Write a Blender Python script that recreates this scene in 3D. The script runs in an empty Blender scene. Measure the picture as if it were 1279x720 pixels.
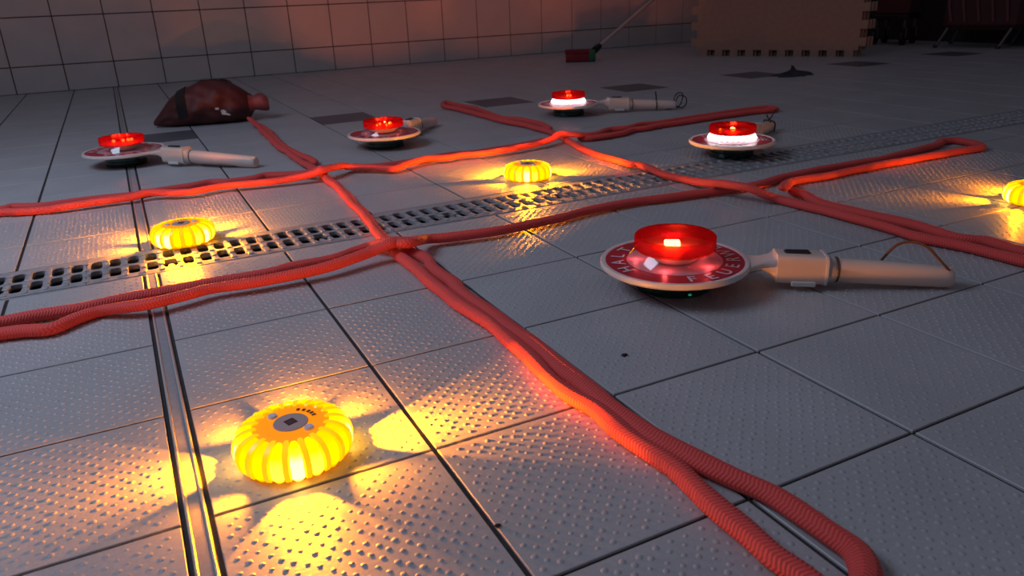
import bpy, math, random
import numpy as np
from mathutils import Vector, Matrix
random.seed(7)
U = 0.2                                   # one floor tile, metres
S = bpy.context.scene
COL = S.collection
pi = math.pi

# ------------------------------------------------------------------ materials
def new_mat(name):
    m = bpy.data.materials.new(name); m.use_nodes = True
    nt = m.node_tree; nt.nodes.clear()
    out = nt.nodes.new('ShaderNodeOutputMaterial')
    return m, nt, out

def pbsdf(nt, col, rough=.5, metal=0., **kw):
    b = nt.nodes.new('ShaderNodeBsdfPrincipled')
    b.inputs['Base Color'].default_value = (*col, 1)
    b.inputs['Roughness'].default_value = rough
    b.inputs['Metallic'].default_value = metal
    for k, v in kw.items():
        b.inputs[k.replace('_', ' ')].default_value = v
    return b

def simple(name, col, rough=.5, metal=0., noise=0., nscale=60., bump=0., **kw):
    m, nt, out = new_mat(name)
    b = pbsdf(nt, col, rough, metal, **kw)
    if noise or bump:
        tc = nt.nodes.new('ShaderNodeTexCoord')
        n = nt.nodes.new('ShaderNodeTexNoise'); n.inputs['Scale'].default_value = nscale
        n.inputs['Detail'].default_value = 4
        nt.links.new(tc.outputs['Object'], n.inputs['Vector'])
        if noise:
            r = nt.nodes.new('ShaderNodeValToRGB')
            r.color_ramp.elements[0].position = .3; r.color_ramp.elements[1].position = .7
            r.color_ramp.elements[0].color = (*[c*(1-noise) for c in col], 1)
            r.color_ramp.elements[1].color = (*[min(1, c*(1+noise)) for c in col], 1)
            nt.links.new(n.outputs['Fac'], r.inputs['Fac'])
            nt.links.new(r.outputs['Color'], b.inputs['Base Color'])
        if bump:
            bp = nt.nodes.new('ShaderNodeBump'); bp.inputs['Strength'].default_value = bump
            bp.inputs['Distance'].default_value = .001
            nt.links.new(n.outputs['Fac'], bp.inputs['Height'])
            nt.links.new(bp.outputs['Normal'], b.inputs['Normal'])
    nt.links.new(b.outputs[0], out.inputs[0])
    return m

def emit(name, col, strength):
    m, nt, out = new_mat(name)
    e = nt.nodes.new('ShaderNodeEmission'); e.inputs[0].default_value = (*col, 1); e.inputs[1].default_value = strength
    nt.links.new(e.outputs[0], out.inputs[0]); return m

def emit_z(name, stops, zmax=.034):
    """emission of a lit window, brightest in front of the diode behind it"""
    m, nt, out = new_mat(name)
    tc = nt.nodes.new('ShaderNodeTexCoord'); sp = nt.nodes.new('ShaderNodeSeparateXYZ')
    nt.links.new(tc.outputs['Object'], sp.inputs[0])
    mu = nt.nodes.new('ShaderNodeMath'); mu.operation = 'MULTIPLY'; mu.inputs[1].default_value = 1/zmax
    nt.links.new(sp.outputs['Z'], mu.inputs[0])
    r = nt.nodes.new('ShaderNodeValToRGB'); el = r.color_ramp.elements
    while len(el) < len(stops): el.new(.5)
    for e_, (p, c) in zip(el, stops): e_.position = p; e_.color = (*[x/16. for x in c], 1)
    nt.links.new(mu.outputs[0], r.inputs['Fac'])
    e = nt.nodes.new('ShaderNodeEmission'); e.inputs[1].default_value = 16.
    nt.links.new(r.outputs['Color'], e.inputs[0]); nt.links.new(e.outputs[0], out.inputs[0]); return m

def tinted(name, tint, gloss=.12, rough=.12, gcol=(1, 1, 1), body=None, bodyfac=0.):
    m, nt, out = new_mat(name)
    t = nt.nodes.new('ShaderNodeBsdfTransparent'); t.inputs[0].default_value = (*tint, 1)
    g = nt.nodes.new('ShaderNodeBsdfGlossy'); g.inputs['Color'].default_value = (*gcol, 1); g.inputs['Roughness'].default_value = rough
    mx = nt.nodes.new('ShaderNodeMixShader'); mx.inputs[0].default_value = gloss
    nt.links.new(t.outputs[0], mx.inputs[1]); nt.links.new(g.outputs[0], mx.inputs[2])
    last = mx
    if body:
        d = nt.nodes.new('ShaderNodeBsdfDiffuse'); d.inputs[0].default_value = (*body, 1)
        tr = nt.nodes.new('ShaderNodeBsdfTranslucent'); tr.inputs[0].default_value = (*body, 1)
        m0 = nt.nodes.new('ShaderNodeMixShader'); m0.inputs[0].default_value = .5
        nt.links.new(d.outputs[0], m0.inputs[1]); nt.links.new(tr.outputs[0], m0.inputs[2])
        m2 = nt.nodes.new('ShaderNodeMixShader'); m2.inputs[0].default_value = bodyfac
        nt.links.new(mx.outputs[0], m2.inputs[1]); nt.links.new(m0.outputs[0], m2.inputs[2])
        last = m2
    nt.links.new(last.outputs[0], out.inputs[0]); return m

def translucent(name, col, rough=.35, fac=.4):
    m, nt, out = new_mat(name)
    b = pbsdf(nt, col, rough)
    tr = nt.nodes.new('ShaderNodeBsdfTranslucent'); tr.inputs[0].default_value = (*col, 1)
    mx = nt.nodes.new('ShaderNodeMixShader'); mx.inputs[0].default_value = fac
    nt.links.new(b.outputs[0], mx.inputs[1]); nt.links.new(tr.outputs[0], mx.inputs[2])
    nt.links.new(mx.outputs[0], out.inputs[0]); return m

def glowing(name, col, ecol, es):
    m, nt, out = new_mat(name)
    b = pbsdf(nt, col, .3)
    b.inputs['Emission Color'].default_value = (*ecol, 1); b.inputs['Emission Strength'].default_value = es
    nt.links.new(b.outputs[0], out.inputs[0]); return m

def rope_mat(name, col, dark):
    m, nt, out = new_mat(name)
    b = pbsdf(nt, col, .75)
    b.inputs['Sheen Weight'].default_value = .05
    uv = nt.nodes.new('ShaderNodeUVMap'); uv.uv_map = 'UVMap'
    sp = nt.nodes.new('ShaderNodeSeparateXYZ'); nt.links.new(uv.outputs[0], sp.inputs[0])
    def mth(op, a, bb=None, c=None):
        n = nt.nodes.new('ShaderNodeMath'); n.operation = op
        for i, x in enumerate((a, bb, c)):
            if x is None: continue
            if isinstance(x, (int, float)): n.inputs[i].default_value = x
            else: nt.links.new(x, n.inputs[i])
        return n.outputs[0]
    v = mth('PINGPONG', mth('MULTIPLY', sp.outputs['Y'], 8.), 1.)      # chevrons round the rope
    ph = mth('ADD', mth('MULTIPLY', sp.outputs['X'], 2*pi/.0038), mth('MULTIPLY', v, 2*pi*.8))
    h = mth('MULTIPLY_ADD', mth('SINE', ph), .5, .5)
    edge = mth('POWER', mth('ABSOLUTE', mth('SUBTRACT', v, .5)), 2.)
    hh = mth('SUBTRACT', h, mth('MULTIPLY', edge, 2.))
    bp = nt.nodes.new('ShaderNodeBump'); bp.inputs['Strength'].default_value = .5; bp.inputs['Distance'].default_value = .0010
    nt.links.new(hh, bp.inputs['Height']); nt.links.new(bp.outputs['Normal'], b.inputs['Normal'])
    mx = nt.nodes.new('ShaderNodeMix'); mx.data_type = 'RGBA'
    nt.links.new(h, mx.inputs['Factor'])
    mx.inputs['A'].default_value = (*dark, 1); mx.inputs['B'].default_value = (*col, 1)
    nt.links.new(mx.outputs['Result'], b.inputs['Base Color'])
    nt.links.new(b.outputs[0], out.inputs[0]); return m

def tile_mat(name, col, rough, speck):
    m, nt, out = new_mat(name)
    b = pbsdf(nt, col, rough)
    tc = nt.nodes.new('ShaderNodeTexCoord')
    n1 = nt.nodes.new('ShaderNodeTexNoise'); n1.inputs['Scale'].default_value = 260.; n1.inputs['Detail'].default_value = 3
    n2 = nt.nodes.new('ShaderNodeTexNoise'); n2.inputs['Scale'].default_value = 7.; n2.inputs['Detail'].default_value = 5
    nt.links.new(tc.outputs['Object'], n1.inputs['Vector']); nt.links.new(tc.outputs['Object'], n2.inputs['Vector'])
    mul = nt.nodes.new('ShaderNodeMath'); mul.operation = 'MULTIPLY_ADD'; mul.inputs[1].default_value = .5
    nt.links.new(n1.outputs['Fac'], mul.inputs[0])
    s2 = nt.nodes.new('ShaderNodeMath'); s2.operation = 'MULTIPLY'; s2.inputs[1].default_value = .5
    nt.links.new(n2.outputs['Fac'], s2.inputs[0]); nt.links.new(s2.outputs[0], mul.inputs[2])
    r = nt.nodes.new('ShaderNodeValToRGB')
    r.color_ramp.elements[0].position = .35; r.color_ramp.elements[1].position = .65
    r.color_ramp.elements[0].color = (*[c*(1-speck) for c in col], 1)
    r.color_ramp.elements[1].color = (*[c*(1+speck) for c in col], 1)
    nt.links.new(mul.outputs[0], r.inputs['Fac']); nt.links.new(r.outputs[0], b.inputs['Base Color'])
    bp = nt.nodes.new('ShaderNodeBump'); bp.inputs['Strength'].default_value = .25; bp.inputs['Distance'].default_value = .0006
    nt.links.new(n1.outputs['Fac'], bp.inputs['Height']); nt.links.new(bp.outputs['Normal'], b.inputs['Normal'])
    nt.links.new(b.outputs[0], out.inputs[0]); return m

M = {}
M['tile'] = tile_mat('grey floor tile', (.41, .40, .41), .42, .10)
M['darktile'] = tile_mat('dark floor tile', (.10, .10, .115), .45, .12)
M['grout'] = simple('floor grout', (.035, .03, .028), .9, noise=.3, nscale=90)
M['walltile'] = simple('wall tile', (.50, .44, .42), .35, noise=.05, nscale=8)
M['wallgrout'] = simple('wall grout', (.07, .045, .04), .9)
M['darkwall'] = simple('charcoal wall', (.018, .018, .021), .7, noise=.2, nscale=6)
M['steel'] = simple('steel rail', (.72, .70, .68), .32, .55)
M['rubber'] = simple('joint rubber', (.30, .29, .31), .5, noise=.1, nscale=120)
M['black'] = simple('black plastic', (.012, .012, .013), .5)
M['iron'] = simple('grate metal', (.42, .42, .44), .38, .35, noise=.2, nscale=80)
M['trough'] = simple('shaded channel concrete', (.004, .004, .004), .95)  # near-black: the shade below the grate slots is put into the colour
M['rope'] = rope_mat('red braided rope', (.82, .085, .065), (.64, .052, .05))
M['amber'] = glowing('glowing amber housing', (.95, .33, .01), (1., .26, .0), .8)
M['rib'] = glowing('glowing amber rib', (.95, .42, .01), (1., .42, .0), 1.2)
M['winlit'] = emit_z('amber window with lit diode', [(.05, (2.6, 1.1, .0)), (.20, (15., 8., .75)), (.66, (15., 8., .7)), (.84, (4., 2.4, .05)), (.97, (2.2, 1.2, .0))])
M['winglow'] = emit_z('amber window glowing', [(.05, (1.6, .42, .0)), (.3, (2.3, 1.2, .0)), (.6, (2.2, 1.15, .0)), (.97, (1.9, .85, .0))])
M['winhalf'] = emit_z('amber window half lit', [(.05, (2., .6, .0)), (.25, (5., 2.3, .10)), (.6, (4.5, 2.2, .08)), (.80, (2.4, 1.3, .0)), (.97, (2., 1., .0))])
M['sticker'] = simple('pale label', (.62, .40, .36), .5)
M['diamond'] = simple('dark print', (.12, .03, .03), .5)
M['print2'] = simple('faded dark print', (.13, .05, .05), .5)
M['button'] = simple('white button', (.82, .80, .86), .35)
M['white'] = translucent('white plastic', (.80, .76, .74), .35, .25)
M['handle'] = translucent('milky handle plastic', (.82, .72, .66), .3, .35)
M['redband'] = simple('red reflective band', (.42, .012, .03), .35)
M['letter'] = simple('pale lettering', (.66, .60, .62), .4)
M['clear'] = tinted('clear collar', (.93, .90, .92), .10, .08)
M['redlens'] = tinted('red lens', (.95, .10, .055), .05, .10, (1, .75, .75), (.60, .004, .010), .16)
M['greenlens'] = simple('green lens', (.005, .045, .025), .18, Coat_Weight=.5)
M['lens_base'] = simple('lens reflector', (.55, .36, .38), .5)
M['led_red'] = emit('lit red diode', (1., .85, .40), 45.)
M['led_white'] = emit('lit white diode ring', (.93, .95, 1.), 5.5)
M['led_green'] = emit('faint green diode', (.05, .6, .35), .35)
M['cord'] = simple('brown cord', (.10, .045, .02), .8)
M['blackcord'] = simple('black cord', (.012, .01, .012), .8)
M['bag'] = simple('dark red nylon', (.065, .010, .009), .6, noise=.25, nscale=20, bump=.4)
M['bagneck'] = simple('red nylon lining', (.22, .05, .05), .6, noise=.2, nscale=30)
M['strap'] = simple('black webbing', (.008, .007, .008), .95)
M['patch'] = simple('pale print', (.75, .72, .66), .6)
M['foam'] = simple('tan foam', (.34, .20, .15), .9, noise=.08, nscale=40, bump=.3)
M['bristle'] = simple('dark red bristle', (.20, .015, .02), .9, noise=.4, nscale=300)
M['broomgreen'] = simple('green plastic', (.02, .12, .05), .5)
M['broomhandle'] = simple('pale handle', (.55, .45, .42), .35)
M['rag'] = simple('dark cloth', (.035, .03, .034), .95, noise=.3, nscale=50)
M['bin'] = simple('dark red bin plastic', (.11, .03, .035), .5)
M['cart'] = simple('dark maroon canvas', (.045, .008, .010), .7)
M['blue'] = simple('blue plastic', (.03, .07, .20), .5)
M['chrome'] = simple('dull chrome', (.10, .10, .105), .4, .5)
M['pebble'] = simple('dark grit', (.02, .018, .018), .9)

# ------------------------------------------------------------------ mesh builder
class MB:
    def __init__(s): s.v = []; s.f = []; s.m = []; s.s = []
    def add(s, vs, fs, mi=0, smooth=False):
        b = len(s.v); s.v += [tuple(map(float, x)) for x in vs]
        for f in fs:
            s.f.append(tuple(b+i for i in f)); s.m.append(mi); s.s.append(smooth)
    def box(s, x0, x1, y0, y1, z0, z1, mi=0, bev=0.):
        if bev:
            s.rbox((x0+x1)/2, (y0+y1)/2, z0, z1, (x1-x0)/2, (y1-y0)/2, bev, mi); return
        v = [(x0,y0,z0),(x1,y0,z0),(x1,y1,z0),(x0,y1,z0),(x0,y0,z1),(x1,y0,z1),(x1,y1,z1),(x0,y1,z1)]
        s.add(v, [(0,3,2,1),(4,5,6,7),(0,1,5,4),(1,2,6,5),(2,3,7,6),(3,0,4,7)], mi)
    def rbox(s, cx, cy, z0, z1, hx, hy, b, mi=0):
        vs = []; n = 0
        for (z, ins) in ((z0, b), (z0+b, 0), (z1-b, 0), (z1, b)):
            for sx, sy in ((-1,-1),(1,-1),(1,1),(-1,1)):
                for a in (0, 1):
                    ix = ins; 
                    X = hx-ix; Y = hy-ix
                    if (a == 0) == (sx*sy > 0): px, py = sx*X, sy*(Y-b)
                    else: px, py = sx*(X-b), sy*Y
                    vs.append((cx+px, cy+py, z))
        fs = []
        for r in range(3):
            for k in range(8):
                fs.append((r*8+k, r*8+(k+1) % 8, (r+1)*8+(k+1) % 8, (r+1)*8+k))
        fs.append(tuple(range(7, -1, -1))); fs.append(tuple(range(24, 32)))
        s.add(vs, fs, mi)
    def lathe(s, prof, n=48, c=(0,0), mi=0, smooth=True, closed=False):
        vs = []; k = len(prof)
        for i in range(n):
            a = 2*pi*i/n
            for r, z in prof: vs.append((c[0]+r*math.cos(a), c[1]+r*math.sin(a), z))
        fs = []
        for i in range(n):
            j = (i+1) % n
            for q in range(k if closed else k-1):
                q2 = (q+1) % k
                fs.append((i*k+q, j*k+q, j*k+q2, i*k+q2))
        s.add(vs, fs, mi, smooth)
    def disc(s, r, z, n=48, c=(0,0), mi=0, up=True):
        vs = [(c[0]+r*math.cos(2*pi*i/n), c[1]+r*math.sin(2*pi*i/n), z) for i in range(n)]
        s.add(vs, [tuple(range(n)) if up else tuple(range(n-1, -1, -1))], mi)
    def tube(s, pts, r, n=8, mi=0, cap=True):
        pts = [Vector(p) for p in pts]; vs = []; fs = []
        for i, p in enumerate(pts):
            t = (pts[min(i+1, len(pts)-1)]-pts[max(i-1, 0)]).normalized()
            up = Vector((0,0,1)) if abs(t.z) < .95 else Vector((1,0,0))
            a = t.cross(up).normalized(); b = a.cross(t)
            rr = r[i] if isinstance(r, (list, tuple)) else r
            for k in range(n):
                an = 2*pi*k/n
                vs.append(p+a*(rr*math.cos(an))+b*(rr*math.sin(an)))
        for i in range(len(pts)-1):
            for k in range(n):
                fs.append((i*n+k, i*n+(k+1) % n, (i+1)*n+(k+1) % n, (i+1)*n+k))
        if cap:
            fs.append(tuple(range(n-1, -1, -1))); fs.append(tuple((len(pts)-1)*n+k for k in range(n)))
        s.add(vs, fs, mi, True)
    def loft(s, secs, n=24, mi=0, cap=True):
        """secs: (x, y, z, half width, half height, power), sections square to +x"""
        vs = []; fs = []
        for x, y, z, w, h, p in secs:
            for k in range(n):
                a = 2*pi*k/n; ca, sa = math.cos(a), math.sin(a)
                vs.append((x, y+w*math.copysign(abs(ca)**(2/p), ca), z+h*math.copysign(abs(sa)**(2/p), sa)))
        for i in range(len(secs)-1):
            for k in range(n):
                fs.append((i*n+k, i*n+(k+1) % n, (i+1)*n+(k+1) % n, (i+1)*n+k))
        if cap:
            fs.append(tuple(range(n-1, -1, -1))); fs.append(tuple((len(secs)-1)*n+k for k in range(n)))
        s.add(vs, fs, mi, True)
    def build(s, name, mats, parent=None, uv=None, sharp=40):
        me = bpy.data.meshes.new(name)
        me.from_pydata(s.v, [], s.f)
        for m in (mats if isinstance(mats, (list, tuple)) else [mats]): me.materials.append(m)
        me.polygons.foreach_set('material_index', s.m)
        me.polygons.foreach_set('use_smooth', s.s)
        if uv is not None:
            l = me.uv_layers.new(name='UVMap'); l.data.foreach_set('uv', np.asarray(uv, dtype=np.float32).ravel())
        if any(s.s): 
            try: me.set_sharp_from_angle(angle=math.radians(sharp))
            except Exception: pass
        me.update()
        o = bpy.data.objects.new(name, me); COL.objects.link(o)
        if parent: o.parent = parent
        return o

def tag(o, label=None, cat=None, group=None, kind=None):
    if label: o['label'] = label
    if cat: o['category'] = cat
    if group: o['group'] = group
    if kind: o['kind'] = kind
    return o

def thing(name, loc, rz, label, cat, group=None):
    o = bpy.data.objects.new(name, None); COL.objects.link(o)
    o.empty_display_size = .05
    o.location = loc; o.rotation_euler = (0, 0, rz)
    return tag(o, label, cat, group)

def copy_tree(root, loc, rz, label, skip=()):
    r = root.copy(); COL.objects.link(r); r.location = loc; r.rotation_euler = (0, 0, rz); r['label'] = label
    for ch in list(root.children):
        if ch.type == 'LIGHT' or ch.get('own'): continue
        c = ch.copy(); COL.objects.link(c); c.parent = r
        for g in ch.children:
            d = g.copy(); COL.objects.link(d); d.parent = c
    return r

def text_glyph(ch):
    cu = bpy.data.curves.new('glyph', 'FONT'); cu.body = ch; cu.size = 1.; cu.align_x = 'CENTER'
    cu.offset = .012; cu.resolution_u = 3
    ob = bpy.data.objects.new('glyph', cu); COL.objects.link(ob)
    dg = bpy.context.evaluated_depsgraph_get(); dg.update()
    me = ob.evaluated_get(dg).to_mesh()
    vs = [tuple(v.co) for v in me.vertices]; fs = [tuple(p.vertices) for p in me.polygons]
    ob.evaluated_get(dg).to_mesh_clear()
    bpy.data.objects.remove(ob); bpy.data.curves.remove(cu)
    return vs, fs

def light(name, kind, loc, energy, col, parent=None, **kw):
    l = bpy.data.lights.new(name, kind); l.energy = energy; l.color = col
    for k, v in kw.items(): setattr(l, k, v)
    o = bpy.data.objects.new(name, l); COL.objects.link(o); o.location = loc
    if parent: o.parent = parent
    return o

def smooth_path(pts, step=.006):
    """Catmull-Rom through the points, resampled evenly"""
    P = np.array(pts, float); P = np.vstack([2*P[0]-P[1], P, 2*P[-1]-P[-2]])
    out = []
    for i in range(1, len(P)-2):
        p0, p1, p2, p3 = P[i-1:i+3]
        n = max(2, int(np.linalg.norm(p2-p1)/.003))
        t = np.linspace(0, 1, n, endpoint=False)[:, None]
        out.append(.5*((2*p1)+(-p0+p2)*t+(2*p0-5*p1+4*p2-p3)*t*t+(-p0+3*p1-3*p2+p3)*t**3))
    Q = np.vstack(out+[P[-2:-1]])
    d = np.r_[0, np.cumsum(np.linalg.norm(np.diff(Q, axis=0), axis=1))]
    s = np.arange(0, d[-1], step)
    return np.stack([np.interp(s, d, Q[:, k]) for k in range(3)], 1)
WORLD_S, WIN_P, EXPO = .10, 18., 0.
RP = {
'V1':[[0.377,1.789,0.03],[0.3911,1.7584,0.016],[0.3914,1.569,0.009],[0.3817,1.3187,0.009],[0.3831,1.1555,0.009],[0.3899,0.9356,0.009],[0.3966,0.8634,0.009],[0.395,0.8013,0.009],[0.3929,0.6773,0.009],[0.3828,0.5253,0.009],[0.3772,0.4159,0.009],[0.3621,0.3121,0.012],[0.3615,0.2487,0.009],[0.3601,0.2016,0.007],[0.354,0.1426,0.008],[0.3519,0.0945,0.009],[0.3528,0.0507,0.009],[0.3523,0.0025,0.009],[0.3526,-0.0464,0.009],[0.3563,-0.1139,0.009],[0.3602,-0.2039,0.009],[0.3603,-0.2661,0.009],[0.3567,-0.3317,0.009],[0.3546,-0.3911,0.009],[0.3599,-0.4296,0.009],[0.3593,-0.4799,0.009],[0.3608,-0.5084,0.009],[0.3649,-0.545,0.009],[0.3636,-0.5852,0.009],[0.3618,-0.6317,0.009],[0.3581,-0.6663,0.009],[0.3605,-0.6883,0.009],[0.363,-0.7107,0.009],[0.3732,-0.7231,0.009],[0.3893,-0.7212,0.009],[0.4053,-0.7098,0.009],[0.4152,-0.6927,0.009],[0.4135,-0.6664,0.009],[0.4108,-0.6398,0.009],[0.4075,-0.6133,0.009],[0.3996,-0.5849,0.009],[0.3898,-0.5455,0.009],[0.3799,-0.5013,0.009],[0.3788,-0.4599,0.009],[0.3767,-0.4081,0.009],[0.3762,-0.3553,0.009],[0.3788,-0.2711,0.009],[0.3788,-0.1748,0.009],[0.3737,-0.074,0.009],[0.3767,-0.0208,0.009],[0.376,0.0112,0.009],[0.3781,0.0556,0.009],[0.3835,0.0829,0.009],[0.3817,0.1209,0.009],[0.374,0.1488,0.008],[0.3714,0.1774,0.006]],
'V1b':[[0.4041,1.7308,0.01],[0.403,1.5224,0.009],[0.3924,1.2793,0.009],[0.4006,1.1352,0.009],[0.4122,1.0149,0.009],[0.4158,0.969,0.008]],
'R2':[[0.4199,0.1833,0.014],[0.3873,0.1506,0.025],[0.3684,0.1432,0.029],[0.357,0.1533,0.029],[0.3461,0.1617,0.028],[0.3359,0.1829,0.02],[0.3233,0.2026,0.012],[0.292,0.199,0.009],[0.2513,0.1804,0.009],[0.1835,0.1771,0.009],[0.153,0.1709,0.009],[0.0747,0.172,0.009],[0.0004,0.1729,0.009],[-0.064,0.17,0.009],[-0.1054,0.1667,0.009],[-0.1572,0.1708,0.009],[-0.2012,0.1695,0.009],[-0.2558,0.1728,0.009],[-0.3084,0.176,0.009],[-0.3174,0.1563,0.009],[-0.292,0.13,0.009],[-0.2409,0.1261,0.009],[-0.1967,0.1218,0.009],[-0.1685,0.1173,0.009],[-0.1391,0.1068,0.009],[-0.1224,0.1192,0.009],[-0.1047,0.1317,0.009],[-0.0803,0.1393,0.009],[-0.0486,0.1222,0.014],[-0.0164,0.1115,0.016],[0.0274,0.1169,0.016],[0.0705,0.1292,0.015],[0.1451,0.1222,0.015],[0.226,0.1233,0.017],[0.2745,0.1333,0.019],[0.3114,0.1451,0.022],[0.3382,0.1457,0.029],[0.3541,0.1451,0.029],[0.3627,0.1307,0.03],[0.3826,0.1412,0.027],[0.4146,0.1766,0.016],[0.4524,0.1735,0.013],[0.5069,0.1616,0.013],[0.5694,0.1632,0.012],[0.6565,0.1745,0.011],[0.7526,0.1909,0.01],[0.8282,0.1953,0.009],[0.9343,0.1837,0.009],[1.022,0.1683,0.009],[1.0891,0.1617,0.008],[1.1243,0.1605,0.009],[1.2146,0.1782,0.009],[1.2898,0.1837,0.009],[1.4142,0.1859,0.009],[1.5397,0.1826,0.009],[1.6707,0.1988,0.009],[1.7643,0.2142,0.009],[1.8084,0.2328,0.009],[1.8447,0.2176,0.009],[1.8438,0.1712,0.009],[1.8237,0.1417,0.009],[1.7867,0.1331,0.009],[1.7194,0.137,0.009],[1.6224,0.1421,0.009],[1.5283,0.1422,0.009],[1.4254,0.142,0.009],[1.3001,0.1386,0.009],[1.2127,0.1387,0.01],[1.1542,0.1001,0.02],[1.1074,0.0653,0.028],[1.0867,0.0574,0.031]],
'R1':[[1.043,0.8862,0.008],[0.975,0.8638,0.007],[0.8228,0.836,0.008],[0.7311,0.848,0.009],[0.6136,0.8262,0.009],[0.5226,0.8308,0.009],[0.4769,0.8501,0.012],[0.4316,0.825,0.022],[0.3971,0.801,0.026],[0.3727,0.8042,0.022],[0.3577,0.8436,0.012],[0.318,0.8733,0.009],[0.2731,0.8957,0.009],[0.2462,0.8794,0.009],[0.1894,0.8758,0.009],[0.1504,0.8991,0.009],[0.1079,0.8866,0.009],[0.0413,0.8836,0.009],[-0.0185,0.873,0.009],[-0.1043,0.8827,0.009],[-0.1715,0.8771,0.009],[-0.2004,0.8854,0.009],[-0.2485,0.9148,0.009],[-0.2709,0.9033,0.009],[-0.3604,0.9348,0.009],[-0.3778,0.91,0.009],[-0.3244,0.8735,0.009],[-0.2682,0.875,0.009],[-0.2335,0.8548,0.009],[-0.1934,0.8421,0.009],[-0.1511,0.8331,0.012],[-0.0799,0.8341,0.013],[-0.0188,0.8325,0.014],[0.0109,0.8351,0.018],[0.0391,0.8294,0.015],[0.1009,0.8025,0.014],[0.1686,0.818,0.014],[0.2477,0.7974,0.014],[0.3022,0.7903,0.015],[0.3601,0.7828,0.021],[0.3868,0.7819,0.027],[0.4194,0.8059,0.026],[0.4493,0.8283,0.022],[0.4774,0.8227,0.015],[0.5133,0.7993,0.014],[0.5545,0.7624,0.012],[0.5992,0.7846,0.015],[0.6542,0.8104,0.016],[0.7032,0.801,0.013],[0.7572,0.8085,0.013],[0.8013,0.7888,0.014],[0.8769,0.7951,0.015],[0.9582,0.8091,0.015],[1.0277,0.8296,0.019],[1.0614,0.8461,0.026],[1.0817,0.8457,0.026],[1.1019,0.8278,0.024],[1.1399,0.8387,0.016],[1.1917,0.8573,0.011],[1.2612,0.9004,0.009],[1.3214,0.8951,0.009],[1.3924,0.9193,0.009],[1.4721,0.9099,0.009],[1.6486,0.9229,0.009],[1.8302,0.9321,0.009],[1.908,0.9224,0.009],[1.9015,0.8803,0.009],[1.8647,0.8781,0.009],[1.789,0.8881,0.009],[1.6125,0.8804,0.009],[1.4409,0.8691,0.009],[1.3665,0.8578,0.009],[1.3152,0.8559,0.009],[1.269,0.8339,0.009],[1.2024,0.8222,0.009],[1.1429,0.8226,0.009],[1.123,0.8456,0.008]],
'V2':[[1.1465,1.031,0.009],[1.1393,1.0477,0.01],[1.1575,1.1362,0.009],[1.1484,1.2468,0.009],[1.1153,1.3186,0.009],[1.1282,1.4456,0.009],[1.1404,1.573,0.009],[1.1236,1.7106,0.009],[1.1233,1.8126,0.009],[1.0962,1.7786,0.009],[1.0779,1.71,0.009],[1.0878,1.5681,0.009],[1.0924,1.4178,0.009],[1.0914,1.27,0.009],[1.1076,1.1684,0.009],[1.1108,1.0514,0.009],[1.1115,0.9698,0.008],[1.1,0.8949,0.007],[1.0815,0.8242,0.007],[1.0615,0.7535,0.009],[1.0507,0.6864,0.009],[1.0406,0.6232,0.009],[1.0401,0.5686,0.009],[1.0332,0.5037,0.012],[1.0271,0.4576,0.015],[1.0392,0.4431,0.015],[1.0403,0.4061,0.013],[1.0327,0.3374,0.012],[1.0445,0.2903,0.009],[1.0374,0.2312,0.015],[1.0239,0.172,0.026],[1.0271,0.141,0.03],[1.0441,0.093,0.03],[1.0593,0.0697,0.02],[1.0845,0.0484,0.009],[1.089,-0.0073,0.009],[1.0978,-0.1244,0.009],[1.0922,-0.2358,0.009],[1.1078,-0.3185,0.009],[1.1155,-0.389,0.009],[1.1217,-0.4409,0.009],[1.1456,-0.4486,0.009],[1.1648,-0.4169,0.009],[1.1566,-0.3642,0.009],[1.1569,-0.3086,0.009],[1.1372,-0.2759,0.009],[1.1396,-0.2259,0.009],[1.1436,-0.1702,0.009],[1.1318,-0.0958,0.009],[1.1252,-0.0291,0.009],[1.1333,0.0141,0.009],[1.1492,0.0547,0.009],[1.1526,0.0803,0.008],[1.1478,0.0964,0.007]],
}
# ------------------------------------------------------------------ the setting
XW, YW = 4.75, 18.72*U
colx = [-6.4, -5.3, -4.2, -3.16, -2.12, -1.03, -.1]
cols = [(a*U, b*U, i-6) for i, (a, b) in enumerate(zip(colx[:-1], colx[1:]))]
ci = [.005] + [i + (.0068*(i-3)**2 if i > 3 else 0) for i in range(1, 23)]
cols += [(a*U, b*U, i) for i, (a, b) in enumerate(zip(ci[:-1], ci[1:]))]
x_end = cols[-1][1]
rf = [-7, -6, -5, -4, -3, -2, -1, 0, 1.0, 1.47]
rows = [(a*U, b*U, None) for a, b in zip(rf[:-1], rf[1:])]
rb = [2.20] + [3.0+1.045*k for k in range(16)]
rb[-1] = 18.72
rows += [(a*U, b*U, k) for k, (a, b) in enumerate(zip(rb[:-1], rb[1:]))]

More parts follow.
